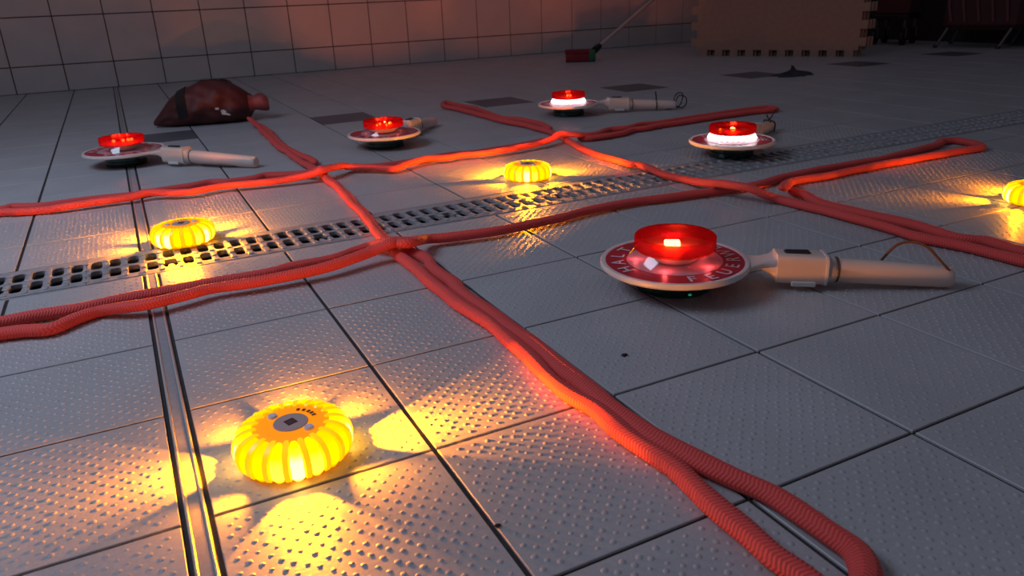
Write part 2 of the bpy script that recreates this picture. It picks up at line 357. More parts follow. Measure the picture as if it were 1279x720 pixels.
fv = []; ff = []; fm = []; fs_ = []
def fadd(vs, fs, mi, sm):
    b = len(fv); fv.extend(vs)
    for f in fs: ff.append(tuple(b+i for i in f)); fm.append(mi); fs_.append(sm)
GX, GY, BV = .0024, .0016, .0007
dome = []
for k in range(8): dome.append((.0027*math.cos(k*pi/4), .0027*math.sin(k*pi/4), -.0002))
for k in range(8): dome.append((.0017*math.cos(k*pi/4), .0017*math.sin(k*pi/4), .00048))
dome.append((0, 0, .00066))
domef = [(k, (k+1) % 8, 8+(k+1) % 8, 8+k) for k in range(8)] + [(8+k, 8+(k+1) % 8, 16) for k in range(8)]
def tile_verts(x0, x1, y0, y1, dz):
    x0 += GX; x1 -= GX; y0 += GY; y1 -= GY
    v = []
    for ins, z in ((0, -.0035), (0, -BV), (BV, 0)):
        v += [(x0+ins, y0+ins, z+dz), (x1-ins, y0+ins, z+dz), (x1-ins, y1-ins, z+dz), (x0+ins, y1-ins, z+dz)]
    f = [(r*4+k, r*4+(k+1) % 4, r*4+4+(k+1) % 4, r*4+4+k) for r in (0, 1) for k in range(4)] + [(8, 9, 10, 11)]
    return v, f
for (x0, x1, ic) in cols:
    for (y0, y1, jr) in rows:
        dk = jr == 6 and ic % 3 == 0
        v, f = tile_verts(x0, x1, y0, y1, random.uniform(-.0002, .0002))
        fadd(v, f, 2 if dk else 1, False)
        cx, cy = (x0+x1)/2, (y0+y1)/2
        if y0 < 4.2*U+.1 and -.75 < cx < 1.75 and cy > -1.0:
            p = .0154; nx = int(round((x1-x0)/p)); ny = int(round((y1-y0)/p))
            for i in range(nx*2):
                for j in range(ny*2):
                    if (i+j) % 2: continue
                    px = x0+(i+.5)*(x1-x0)/(nx*2); py = y0+(j+.5)*(y1-y0)/(ny*2)
                    if px < x0+.007 or px > x1-.007 or py < y0+.0055 or py > y1-.0055: continue
                    px += random.uniform(-.0014, .0014); py += random.uniform(-.0014, .0014); sc_ = random.uniform(.8, 1.28)
                    fadd([(px+a*sc_, py+b*sc_, c*(sc_ if c > 0 else 1)) for a, b, c in dome], domef, 1, True)
for y0, y1 in ((-7*U, 1.47*U), (2.2*U, YW)):                          # grout bed under the tiles
    fadd([(-6.4*U, y0, -.0026), (x_end, y0, -.0026), (x_end, y1, -.0026), (-6.4*U, y1, -.0026)], [(0, 1, 2, 3)], 0, False)
me = bpy.data.meshes.new('floor'); me.from_pydata(fv, [], ff)
for m in ('grout', 'tile', 'darktile'): me.materials.append(M[m])
me.polygons.foreach_set('material_index', fm); me.polygons.foreach_set('use_smooth', fs_); me.update()
fl = bpy.data.objects.new('floor', me); COL.objects.link(fl); tag(fl, kind='structure')

# back wall of square tiles over dark grout, lowest course cut
w = MB()
P = 1.187*U
w.box(-1.6, XW+.1, YW+.004, YW+.15, -.02, 2.4, 0)
wz = [0, .667*U] + [.667*U+P*k for k in range(1, 10)]
wx = [.04*U+P*k for k in range(-7, 21)]
for a, b in zip(wx[:-1], wx[1:]):
    if a > XW-.05: continue
    for c, d in zip(wz[:-1], wz[1:]):
        g = .0022; x0, x1, z0, z1 = a+g, min(b-g, XW), c+g, d-g; e = .001
        v = [(x0,YW+.004,z0),(x1,YW+.004,z0),(x1,YW+.004,z1),(x0,YW+.004,z1),
             (x0+e,YW,z0+e),(x1-e,YW,z0+e),(x1-e,YW,z1-e),(x0+e,YW,z1-e)]
        w.add(v, [(4,5,6,7),(0,1,5,4),(1,2,6,5),(2,3,7,6),(3,0,4,7)], 1)
tag(w.build('wall_back', [M['wallgrout'], M['walltile']]), kind='structure')
w = MB(); w.box(XW, XW+.15, -1.4, YW, -.02, 2.4)
tag(w.build('wall_right', M['darkwall']), kind='structure')

# steel-edged expansion joint
def joint(name, y0, y1):
    j = MB(); xa, xb = -.1*U+.0005, .005*U-.0005
    j.box(xa, xb, y0, y1, -.004, -.0022, 2)
    j.box(xa+.0052, xb-.0052, y0, y1, -.0024, -.0004, 1)
    for a in (xa+.0014, xb-.0052):
        for k in range(1):
            n = 6; vs = []
            for y in (y0, y1):
                for q in range(n+1):
                    an = pi*q/n; vs.append((a+.0019-.0019*math.cos(an), y, -.002+.0028*math.sin(an)))
            j.add(vs, [(q, q+1, n+2+q, n+1+q) for q in range(n)], 0, True)
    return tag(j.build(name, [M['steel'], M['rubber'], M['black']]), kind='structure')
joint('trim_1', -7*U, 1.47*U); joint('trim_2', 2.2*U, YW)

# drain channel: trough and rim
d = MB(); y0, y1 = 1.47*U, 2.2*U; xa, xb = -5.5*U, x_end
d.box(xa, xb, y0, y0+.006, -.09, -.0006, 0); d.box(xa, xb, y1-.006, y1, -.09, -.0006, 0)
d.box(xa, xb, y0+.006, y1-.006, -.10, -.09, 1)
d.box(xa, xb, y0+.006, y0+.009, -.09, -.03, 1); d.box(xa, xb, y1-.009, y1-.006, -.09, -.03, 1)
tag(d.build('trim_3', [M['iron'], M['trough']]), kind='structure')

# drain grates
def grate_mesh():
    g = MB(); L = 2.5*U; pt = L/18; ya, yb = 1.506*U, 2.164*U
    ym = 1.853*U; TH = -.007
    def cell(xc, c0, c1, hole, tongue=False):
        cy = (c0+c1)/2; hx = pt/2; hy = (c1-c0)/2
        angs = []
        ca = math.atan2(hy, hx)
        for q in range(4):
            base = q*pi/2
            c = [ca, pi-ca, pi+ca, 2*pi-ca][q]
            lo = [-ca, ca, pi-ca, pi+ca][q]
            for t in (0, .25, .5, .75): angs.append(lo+(c-lo)*t)
        top = []; rim = []; low = []
        for a in angs:
            co, si = math.cos(a), math.sin(a)
            r = min(hx/abs(co) if abs(co) > 1e-6 else 1e9, hy/abs(si) if abs(si) > 1e-6 else 1e9)
            top.append((xc+r*co, cy+r*si, 0))
            p = 5.
            r2 = (abs(co/hole[0])**p+abs(si/hole[1])**p)**(-1/p)
            hy0 = hole[2]
            rim.append((xc+r2*co, hy0+r2*si, -.0006)); low.append((xc+r2*co, hy0+r2*si, TH))
        n = len(angs)
        g.add(top+rim+low, [(k, (k+1) % n, n+(k+1) % n, n+k) for k in range(n)] +
              [(n+k, n+(k+1) % n, 2*n+(k+1) % n, 2*n+k) for k in range(n)], 0)
        if tongue:
            g.add([(xc-.0085, c0+.012, -.001), (xc+.0085, c0+.012, -.001), (xc+.003, c0+.036, -.001), (xc-.003, c0+.036, -.001),
                   (xc-.0085, c0+.012, -.01), (xc+.0085, c0+.012, -.01), (xc+.003, c0+.036, -.01), (xc-.003, c0+.036, -.01)],
                  [(0,1,2,3),(1,5,6,2),(2,6,7,3),(3,7,4,0)], 0)
    for i in range(18):
        xc = -L/2+(i+.5)*pt
        lock = i in (4, 13)
        cell(xc, ya, ym, (.0125 if lock else .0090, .0215, 1.722*U), lock)
        cell(xc, ym, yb, (.0090, .0215, 1.985*U))
        for yy in (1.59, 1.735, 1.885, 2.07):
            g.rbox(xc+pt/2, yy*U, -.001, .0016, .0042, .0065, .0009)
    g.box(-L/2, L/2, ya-.0005, ya+.002, -.02, -.0003); g.box(-L/2, L/2, yb-.002, yb+.0005, -.02, -.0003)
    return g
gx = [-.51+2.5*k for k in range(-1, 6)]
glab = ['metal drain grate at far left, leftmost in the channel',
        'metal drain grate below the amber light beside the steel floor joint',
        'metal drain grate crossed by the single red rope, between two amber lights',
        'metal drain grate lit yellow just in front of the middle amber light',
        'metal drain grate passing in front of the white glowing signal lamp at right',
        'dim metal drain grate behind the looped rope end at right',
        'dim metal drain grate at far right end of the channel']
gr0 = None
for k, x in enumerate(gx):
    loc = ((x+1.25)*U, 0, 0)
    if gr0 is None:
        gr0 = grate_mesh().build('drain_grate', M['iron']); o = gr0
        o.scale = (.9985, 1, 1)
    else:
        o = gr0.copy(); COL.objects.link(o)
    o.location = loc
    tag(o, glab[k], 'drain grate', 'drain grates in the floor channel')

# ------------------------------------------------------------------ ropes
def rope(name, paths, label, rh=.0107, rv=.0082, seed=0):
    vs = []; fs = []; uvs = []; rnd = np.random.RandomState(seed)
    N = 14
    for pts in paths:
        Q = smooth_path(pts); n = len(Q)
        ph = rnd.rand(4)*6.28; s = np.arange(n)*.006
        wob = .0012*np.sin(s*23+ph[0])+.0010*np.sin(s*51+ph[1])
        T = np.gradient(Q, axis=0); T /= np.linalg.norm(T, axis=1)[:, None]
        side = np.cross(T, [0, 0, 1.]); side /= np.linalg.norm(side, axis=1)[:, None]
        up = np.cross(side, T)
        Q = Q+side*wob[:, None]
        rr = 1+.07*np.sin(s*37+ph[2])+.05*np.sin(s*83+ph[3])
        tw = .35*np.sin(s*9+ph[1])
        b = len(vs)
        for i in range(n):
            e = 1.
            if i < 3: e = (.45, .8, .95)[i]
            if i > n-4: e = (.45, .8, .95)[n-1-i]
            for k in range(N):
                a = 2*pi*k/N
                x, z = rh*rr[i]*e*math.cos(a), rv*e*math.sin(a)
                c_, s_ = math.cos(tw[i]), math.sin(tw[i])
                vs.append(tuple(Q[i]+side[i]*(x*c_-z*s_)+up[i]*(x*s_*.4+z*c_)))
        for i in range(n-1):
            for k in range(N):
                k2 = (k+1) % N
                fs.append((b+i*N+k, b+i*N+k2, b+(i+1)*N+k2, b+(i+1)*N+k))
                u0, u1 = s[i], s[i+1]
                uvs += [(u0, k/N), (u0, (k+1)/N), (u1, (k+1)/N), (u1, k/N)]
        for cap, rev in ((0, True), (n-1, False)):
            idx = [b+cap*N+k for k in range(N)]
            fs.append(tuple(reversed(idx)) if rev else tuple(idx)); uvs += [(0, 0)]*N
    vs = [(x, y, max(z, .0012)) for x, y, z in vs]
    m = MB(); m.v = vs; m.f = fs; m.m = [0]*len(fs); m.s = [True]*len(fs)
    o = m.build(name, M['rope'], uv=uvs, sharp=80)
    return tag(o, label, 'rope', 'red ropes laid in a grid')
rope('rope', [RP['V1'], RP['V1b']], 'red braided rope running from the dark bag to the big loop at bottom', seed=1)
rope('rope', [RP['R2']], 'red rope laid just in front of the drain, looped end at right', seed=2)
rope('rope', [RP['R1']], 'red rope crossing behind the drain, farthest of the sideways ropes', seed=3)
rope('rope', [RP['V2']], 'red rope running from the back past the middle amber light to right edge', seed=4)

# ------------------------------------------------------------------ amber puck lights
NL = 18
def flare_r(z):       # outer profile of the puck
    t = (z-.017)/.017
    return .0535-.0055*abs(t)**3
def build_flare(name, loc, rz, label):
    root = thing(name, loc, rz, label, 'light', 'amber road lights on the floor')
    b = MB()
    b.lathe([(.001, .0012), (.046, .0012), (.049, .004), (.0495, .017), (.0470, .0275), (.040, .0315), (.033, .0335), (.022, .0338), (.0005, .0338)], 72)
    b.build('body', M['amber'], root)
    prof = [(.0505, .0035), (.0535, .0085), (.0545, .0165), (.0530, .0235), (.0490, .0292), (.0430, .0326), (.0365, .0342), (.0320, .0346)]
    for k in range(NL):
        a0 = 2*pi*(k+.5)/NL
        r = MB(); vs = []
        for i, (rad, z) in enumerate(prof):
            wd = .0024 if i < len(prof)-1 else .0014
            for sgn, dr in ((-1, -.004), (-1, .0006), (1, .0006), (1, -.004)):
                rr = rad+dr*(1 if i < 4 else .8); zz = z+(dr*.55 if i >= 3 else 0)
                vs.append((rr*math.cos(a0)-sgn*wd*math.sin(a0), rr*math.sin(a0)+sgn*wd*math.cos(a0), zz))
        fs = [(i*4+q, i*4+q+1, i*4+5+q, i*4+4+q) for i in range(len(prof)-1) for q in range(3)]
        fs += [(0, 1, 2, 3), tuple(reversed([len(prof)*4-4+q for q in range(4)]))]
        r.add(vs, fs, 0, True); r.build('rib', M['rib'], root)
    wprof = [(.0490, .0028), (.0525, .0075), (.0535, .0165), (.0520, .0240), (.0480, .0296), (.0420, .0328), (.0360, .0341)]
    for k in range(NL):
        a0 = 2*pi*k/NL; half = 2*pi/NL*.31; wv = []; n = 7
        for i, (rad, z) in enumerate(wprof):
            for q in range(n):
                t = -1+2*q/(n-1); bul = (1-t*t)*.0022
                hw = half*(.72 if i in (0, len(wprof)-1) else 1.)
                a = a0+t*hw
                dz = bul*.8 if i > 3 else 0
                rr = rad-.0012+bul*(1 if i <= 4 else .35)
                wv.append((rr*math.cos(a), rr*math.sin(a), z+dz-.0006))
        wf = [(i*n+q, i*n+q+1, (i+1)*n+q+1, (i+1)*n+q) for i in range(len(wprof)-1) for q in range(n-1)]
        m = MB(); m.add(wv, wf, 0, True)
        ph = (k*20) % 90
        mat = M['winlit'] if ph in (0, 10, 80) else (M['winhalf'] if ph in (20, 70) else M['winglow'])
        o = m.build('lens_window', mat, root)
        if mat is M['winlit']: o['label'] = 'brightly lit lens window'
    s = MB(); s.lathe([(.0005, .0346), (.0155, .0346), (.0162, .0336)], 40)
    st = s.build('label_disc', M['sticker'], root); st['label'] = 'pale round label'
    q = MB(); q.add([(.0068, 0, .0350), (0, .0068, .0350), (-.0068, 0, .0350), (0, -.0068, .0350),
                     (.0042, 0, .0350), (0, .0042, .0350), (-.0042, 0, .0350), (0, -.0042, .0350)],
                    [(0, 1, 5, 4), (1, 2, 6, 5), (2, 3, 7, 6), (3, 0, 4, 7)], 0)
    q.add([(.0042, 0, .0349), (0, .0042, .0349), (-.0042, 0, .0349), (0, -.0042, .0349)], [(0, 1, 2, 3)], 1)
    q.v = [(x*math.cos(1.24)-y*math.sin(1.24), x*math.sin(1.24)+y*math.cos(1.24), z) for x, y, z in q.v]
    q.build('diamond_mark', [M['diamond'], M['print2']], st)
    for a in (223, 43):
        bt = MB(); an = math.radians(a)
        bt.lathe([(.0005, .0362), (.0038, .0360), (.0046, .0350), (.0046, .0336)], 20, (.0225*math.cos(an), .0225*math.sin(an)))
        bt.build('button', M['button'], root)['label'] = 'white button'
    mk = MB()
    for a in (158, 143, 128, 116, 104):                                      # dark print too small to read
        an = math.radians(a); c, s_ = math.cos(an), math.sin(an); r0, r1, hw = .0200, .0243, .0016
        mk.add([(r0*c+hw*s_, r0*s_-hw*c, .0347), (r1*c+hw*s_, r1*s_-hw*c, .0347), (r1*c-hw*s_, r1*s_+hw*c, .0347), (r0*c-hw*s_, r0*s_+hw*c, .0347)], [(0, 1, 2, 3)])
    mk.build('print', M['diamond'], root)
    return root
def beams(root, rz, azs, power):
    for a, wdt, pw in azs:
        al = math.radians(a)-rz
        for an in (al-.14, al, al+.14):
            dv = Vector((math.cos(an), math.sin(an), -.26))
            o = light('led_beam', 'SPOT', (.0568*math.cos(an), .0572*math.sin(an), .0150), power*pw/3, (1., .28, .0), root,
                      spot_size=math.radians(wdt+12), spot_blend=.3, shadow_soft_size=.0025)
            o.rotation_euler = dv.to_track_quat('-Z', 'Y').to_euler()
FP = 7.5
f1 = build_flare('amber_light', (.0836, -.3405, .0), math.radians(-98), 'large amber puck light glowing in the foreground')
f1r, f2r, f3r, f4r = [math.radians(a) for a in (-98, -45, -120, -130)]
beams(f1, f1r, [(-98, 46, 1), (-8, 42, 1.9), (78, 46, .45), (170, 44, 1)], FP)
f2 = copy_tree(f1, (.0544, .4516, .0018), f2r, 'amber puck light glowing on the drain edge beside the steel joint')
beams(f2, f2r, [(-112, 46, .6), (-45, 46, .6), (44, 42, .8), (74, 26, 1.2), (133, 42, .9)], FP)
f3 = copy_tree(f1, (.7946, .5297, 0), f3r, 'amber puck light glowing behind the drain at picture centre')
beams(f3, f3r, [(-120, 46, 1), (-5, 36, 1), (22, 26, .4), (56, 26, .5), (98, 54, .9), (134, 36, 1)], FP)
f4 = copy_tree(f1, (1.4646, -.2009, 0), f4r, 'amber puck light cut off by the right edge')
beams(f4, f4r, [(-130, 46, .5), (-40, 44, .5), (68, 44, .5), (136, 36, .7)], FP)

def glow_ring(root, rz, azs, power):
    for a in azs:
        an = math.radians(a)-rz
        dv = Vector((math.cos(an), math.sin(an), -.02))
        o = light('led_glow', 'SPOT', (.0575*math.cos(an), .0575*math.sin(an), .0150), power, (1., .28, .0), root,
                  spot_size=math.radians(96), spot_blend=.8, shadow_soft_size=.006)
        o.rotation_euler = dv.to_track_quat('-Z', 'Y').to_euler()
for f_, r_, p_ in ((f1, f1r, 1.5), (f2, f2r, 3.2), (f3, f3r, 2.8), (f4, f4r, 1.)):
    glow_ring(f_, r_, [math.degrees(r_)+k*90+45 for k in range(4)], p_)
def wall_glow_fill(root, rz, azs, power):  # added spots tilted upward to redden the back wall, not real puck diodes
    for a in azs:
        an = math.radians(a)-rz
        dv = Vector((math.cos(an), math.sin(an), math.tan(math.radians(10.5))))
        o = light('wall_glow_spot', 'SPOT', (.0575*math.cos(an), .0575*math.sin(an), .024), power, (1., .16, .03), root,
                  spot_size=math.radians(25), spot_blend=.6, shadow_soft_size=.004)
        o.rotation_euler = dv.to_track_quat('-Z', 'Y').to_euler()
wall_glow_fill(f3, f3r, [53, 65, 79], 52.)
wall_glow_fill(f2, f2r, [48, 62, 77], 13.)
# ------------------------------------------------------------------ signal lamps
HALT = [(c, text_glyph(c)) for c in 'HALT']
FEU = [(c, text_glyph(c)) for c in 'FEUERWEHR']
LIFT = .0055
def lettering_mb(first):
    m = MB(); z = .0342
    def put(gl, ang, outward, rad, size):
        vs, fs = gl
        c, s_ = math.cos(ang), math.sin(ang)
        ur = (c, s_) if outward else (-c, -s_)         # letter's up
        rt = (ur[1], -ur[0])
        r0 = rad[0] if outward else rad[1]
        out = []
        for x, y, _ in vs:
            x *= size*1.05; y *= size
            out.append((r0*c+rt[0]*x+ur[0]*y, r0*s_+rt[1]*x+ur[1]*y, z))
        m.add(out, fs)
    h = .0185/.70
    for i, (c, gl) in enumerate(HALT if first else []): put(gl, pi+math.radians((1.5-i)*21), True, (.0705, .089), h)
    for i, (c, gl) in enumerate([] if first else FEU): put(gl, math.radians((i-4)*19.5), False, (.0705, .089), h)
    return m
def build_lamp(loc, ang, label, leds, cord=None, cordmat='blackcord', white=False, glow=.25, under=.02, L=.37, green=False):
    root = thing('signal_lamp', loc, ang, label, 'signal lamp', 'red signal lamps with handles')
    d = MB()
    d.lathe([(.0960, .0345), (.0985, .0352), (.1015, .0348), (.1030, .0325), (.1030, .0285), (.1010, .0262), (.0985, .0258), (.0950, .0268), (.0950, .0330)], 72, closed=True)
    d.build('disc_rim', M['white'], root)['label'] = 'white rim of the disc'
    d = MB(); d.lathe([(.0560, .0336), (.0955, .0336)], 72); d.lathe([(.0955, .0274), (.0560, .0274)], 72); d.lathe([(.0560, .0274), (.0560, .0336)], 72)
    band = d.build('disc_band', M['redband'], root); band['label'] = 'red band of the disc'
    lettering_mb(True).build('lettering', M['letter'], band); lettering_mb(False).build('lettering', M['letter'], band)
    c = MB(); c.lathe([(.0680, .0338), (.0672, .0362), (.0560, .0500), (.0540, .0520)], 64)
    c.build('collar', M['clear'], root)['label'] = 'clear upper collar'
    b = MB(); b.lathe([(.0005, .0524), (.0535, .0524)], 48); b.lathe([(.0005, .0360), (.030, .0360), (.046, .051)], 48)
    b.lathe([(.0005, .0340), (.0660, .0340)], 48)
    b.build('reflector', M['lens_base'], root)  # cone and plate inside the collar added to catch the red light
    r = MB(); r.lathe([(.0545, .0512), (.0558, .0525), (.0562, .0560), (.0560, .0688), (.0548, .0701), (.0520, .0705), (.0005, .0705)], 64)
    r.lathe([(.0528, .0526), (.0528, .0688), (.0490, .0693)], 64)
    lens = r.build('red_lens', M['redlens'], root)
    for (x, y, hx, hy) in leds:
        l = MB(); l.rbox(x, y, .0556, .0620, hx, hy, .0010); l.build('led', M['led_red'], lens)
    light('red_lamp', 'POINT', (0, 0, .0640), glow, (1., .045, .03), root, shadow_soft_size=.010)
    for k in range(5):  # added fill lights, standing in for red light spilling into the collar
        light('collar_fill', 'POINT', (.053*math.cos(k*1.2566+pi/5), .053*math.sin(k*1.2566+pi/5), .0400), under/5, (1., .10, .10), root, shadow_soft_size=.003)
    if white:
        wr = MB(); n = 56; vs = []
        for i in range(n):
            a = 2*pi*i/n; k = (i % 2)
            vs.append(((.0600-.003*k)*math.cos(a), (.0600-.003*k)*math.sin(a), .0375+.0015*k+.0016*random.random()))
            vs.append(((.0535-.002*k)*math.cos(a), (.0535-.002*k)*math.sin(a), .0497+.0010*k))
        wr.add(vs, [(2*i, 2*((i+1) % n), 2*((i+1) % n)+1, 2*i+1) for i in range(n)])
        wr.build('white_led_ring', M['led_white'], root)['label'] = 'glowing white ring'
    g = MB(); g.lathe([(.0005, 0), (.0480, 0), (.0520, .0012), (.0536, .0040), (.0536, .0130), (.0520, .0145), (.0520, .0274)], 56)
    gl = g.build('green_lens', M['greenlens'], root); gl['label'] = 'dark green lower lens'
    if green:
        e = MB(); an = math.radians(-104)-ang
        e.lathe([(.0005, .0072), (.0022, .0072), (.0022, .0055)], 10, (.0538*math.cos(an), .0538*math.sin(an)), smooth=False)
        e.build('green_led', M['led_green'], gl)
    h = MB()
    zc = lambda x: .0300-.0135*max(0, (x-.12))/(L-.12)
    secs = [(.0985, 0, .0300, .030, .0030, 4), (.106, 0, .0300, .024, .0042, 4), (.118, 0, .0298, .0165, .0075, 3), (.130, 0, .0288, .0165, .0130, 3), (.136, 0, .0270, .0185, .0185, 4),
            (.1365, 0, .0262, .0205, .0205, 5), (.200, 0, .0245, .0205, .0205, 5), (.201, 0, .0240, .0185, .0185, 3), (.214, 0, .0232, .0182, .0182, 2.2)]
    secs += [(x, 0, .0182-.0032*(x-.214)/(L-.214)+.004*(1-(x-.214)/(L-.214)), r_, r_, 2) for x, r_ in ((.216, .0170), (.26, .0168), (.32, .0158), (L-.012, .0150), (L-.003, .0142), (L, .0120))]
    h.loft(secs, 28)
    hd = h.build('handle', M['handle'], root); hd['label'] = 'milky white handle'
    k = MB(); k.loft([(.200, 0, .0243, .0222, .0222, 4), (.2035, 0, .0240, .0222, .0222, 4)], 28); k.build('grip_ring', M['white'], hd)
    k = MB(); k.rbox(.165, 0, .0445, .0485, .017, .0065, .0015); k.build('switch', M['black'], hd)['label'] = 'black slide switch'
    k = MB(); k.rbox(.172, -.0215, .0040, .0110, .016, .0022, .0010); k.build('clip', M['white'], hd)
    k = MB(); k.loft([(.2170, 0, .0222, .0178, .0178, 2), (.2195, 0, .0221, .0178, .0178, 2)], 28); k.build('seam_ring', M['cord'], hd)
    if cord:
        k = MB()
        for c in cord: k.tube([tuple(p) for p in smooth_path(c, .004)], .0019, 6)
        k.build('wrist_cord', M[cordmat], root)
    for o in root.children_recursive:                                  # seat height of the disc above the lower lens
        if o.type == 'LIGHT': o.location.z += LIFT; continue
        n_ = len(o.data.vertices); q = np.empty(n_*3, np.float32); o.data.vertices.foreach_get('co', q); q = q.reshape(-1, 3)
        if o.name.startswith(('handle', 'grip', 'switch', 'clip', 'seam', 'wrist')): q[:, 2] += LIFT*np.clip(1-(q[:, 0]-.1)/(L-.1), 0, 1)
        else: q[:, 2] += LIFT*np.clip((q[:, 2]-.013)/.010, 0, 1)
        o.data.vertices.foreach_set('co', q.ravel()); o.data.update()
    return root
L = .37
build_lamp((.6498, -.1817, 0), math.radians(-33.5), 'nearest red signal lamp, beside the amber-lit ropes at right, brown cord arched over its handle',
           [(-.004, -.004, .0105, .0085)], [[(.275, .016, .012), (.285, .022, .030), (.305, .020, .055), (.330, .008, .058), (.350, -.004, .040), (.366, -.008, .022), (.372, -.004, .014)]], 'cord', glow=.018, under=.06, green=True)
build_lamp((-.0169, 1.3289, 0), math.radians(-43.4), 'red signal lamp lying across the steel floor joint at left',
           [(-.014, -.014, .0030, .0030), (.004, .0, .0030, .0030), (.012, .010, .0030, .0030), (.016, .018, .003, .003)],
           [[(.368, 0, .012), (.385, .008, .014), (.398, .016, .004), (.380, .006, .003), (.33, -.012, .003), (.25, -.010, .003)]], glow=.22, under=.004, L=.41)
build_lamp((.6504, 1.1239, 0), math.radians(44.5), 'red signal lamp in front of a dark floor tile, orange-lit handle pointing away',
           [(-.030, .004, .002, .002), (-.022, -.022, .003, .0016), (-.008, .006, .0025, .0025), (.012, -.016, .0025, .0025), (.020, .006, .002, .002)], glow=.12, under=.010, L=.34)
build_lamp((1.3531, 1.2818, 0), math.radians(-22.4), 'white glowing signal lamp farthest back, black cord looped round its handle end',
           [(-.004, -.006, .003, .004), (.006, -.003, .003, .004)],
           [[(.300, -.018, .003), (.300, -.019, .022), (.302, 0, .040), (.300, .004, .062), (.306, .010, .040), (.310, .014, .006), (.340, -.008, .004), (.375, .0, .006), (.395, .016, .020), (.398, .014, .050), (.375, .006, .052), (.366, .004, .026), (.380, -.010, .008), (.405, .0, .012), (.410, .012, .036), (.385, .01, .045), (.368, 0, .022)]], white=True, glow=.05)
build_lamp((1.3216, .4486, 0), math.radians(31), 'white glowing signal lamp on the tiles just behind the drain at right',
           [(-.008, -.004, .0035, .004), (.000, -.002, .0035, .004), (.010, .004, .003, .0035)],
           [[(.33, .02, .003), (.345, .012, .024), (.362, .0, .038), (.380, -.004, .052), (.392, -.008, .062)], [(.34, -.018, .004), (.350, -.016, .026), (.345, .0, .036), (.338, .006, .050)], [(.325, -.01, .032), (.350, .014, .032), (.36, .02, .008), (.33, .03, .004)]], white=True, glow=.05)

# ------------------------------------------------------------------ rope bag
bx, by, ba = .285, 1.965, math.radians(-10)
bag = thing('rope_bag', (bx, by, 0), ba, 'dark red rope bag with black strap lying near the back wall', 'bag')
st = [(-.198, .020, .008, .010), (-.190, .030, .005, .024), (-.165, .056, .003, .042), (-.130, .096, .001, .062), (-.105, .114, 0, .074), (-.070, .130, 0, .084),
      (-.028, .146, 0, .090), (.024, .150, 0, .090), (.075, .140, 0, .080), (.108, .116, .001, .064), (.128, .098, .010, .048), (.142, .088, .030, .030)]
sx = np.array([s[0] for s in st]); 
def bag_sec(x):
    return [float(np.interp(x, sx, [s[k] for s in st])) for k in (1, 2, 3)]
def bag_pt(x, th, off=0.):
    zt, zb, hd = bag_sec(x); zc = (zt+zb)/2*.86+zb*.14; c, s_ = math.cos(th), math.sin(th)
    wr = 1+.05*math.sin(5*th+x*42)+.035*math.sin(9*th-x*77)+.03*math.sin(x*95+2*th)
    if s_ > 0: z = zc+(zt-zc)*s_*(1+.4*(wr-1))+off*s_
    else: z = zc+(zc-zb)*s_*min(1, 1.0)-off*abs(s_)*0
    y = (hd*wr+off)*math.copysign(abs(c)**.85, c)
    return (x, y, max(z, .0006))
def bag_shell(xs, ths, off, mb, mi=0, closed=True):
    n = len(ths); vs = [bag_pt(x, t, off) for x in xs for t in ths]
    fs = [(i*n+k, i*n+(k+1) % n, (i+1)*n+(k+1) % n, (i+1)*n+k) for i in range(len(xs)-1) for k in range(n if closed else n-1)]
    if closed:
        fs += [tuple(range(n-1, -1, -1)), tuple((len(xs)-1)*n+k for k in range(n))]
    mb.add(vs, fs, mi, True)
full = [2*pi*k/40 for k in range(40)]
m = MB(); bag_shell(list(np.linspace(-.198, .142, 60)), full, 0, m); m.build('bag_body', M['bag'], bag, sharp=75)
m = MB(); bag_shell(list(np.linspace(-.108, -.076, 6)), [pi*k/20 for k in range(-2, 23)], .0035, m, closed=False)
bag_shell(list(np.linspace(-.076, .085, 24)), [pi*.46+.012*k for k in range(14)], .0035, m, closed=False)
m.build('strap', M['strap'], bag, sharp=75)['label'] = 'black strap'
m = MB(); th0 = pi+.55
bag_shell([.018, .024, .030], [pi+.02+.03*k for k in range(5)], .003, m, closed=False)
m.build('print_mark', M['patch'], bag)
m = MB(); vs = [bag_pt(.036, pi+.42, .003), bag_pt(.066, pi+.50, .003), bag_pt(.045, pi+.14, .003), bag_pt(.034, pi+.16, .003)]
m.add(vs, [(0, 1, 2, 3)]); m.build('print_mark', M['patch'], bag)
m = MB(); secs = []
for x, z, w_, h_ in ((.128, .062, .040, .036), (.140, .064, .030, .028), (.150, .066, .026, .025), (.162, .068, .032, .030), (.176, .066, .035, .031), (.190, .060, .032, .026), (.196, .058, .026, .020), (.190, .060, .020, .014), (.165, .062, .014, .010)):
    secs.append((x, -.012, z-.004, w_, h_, 2))
m.loft(secs, 28); m.build('gathered_neck', M['bagneck'], bag, sharp=75)['label'] = 'gathered lighter red bag opening'

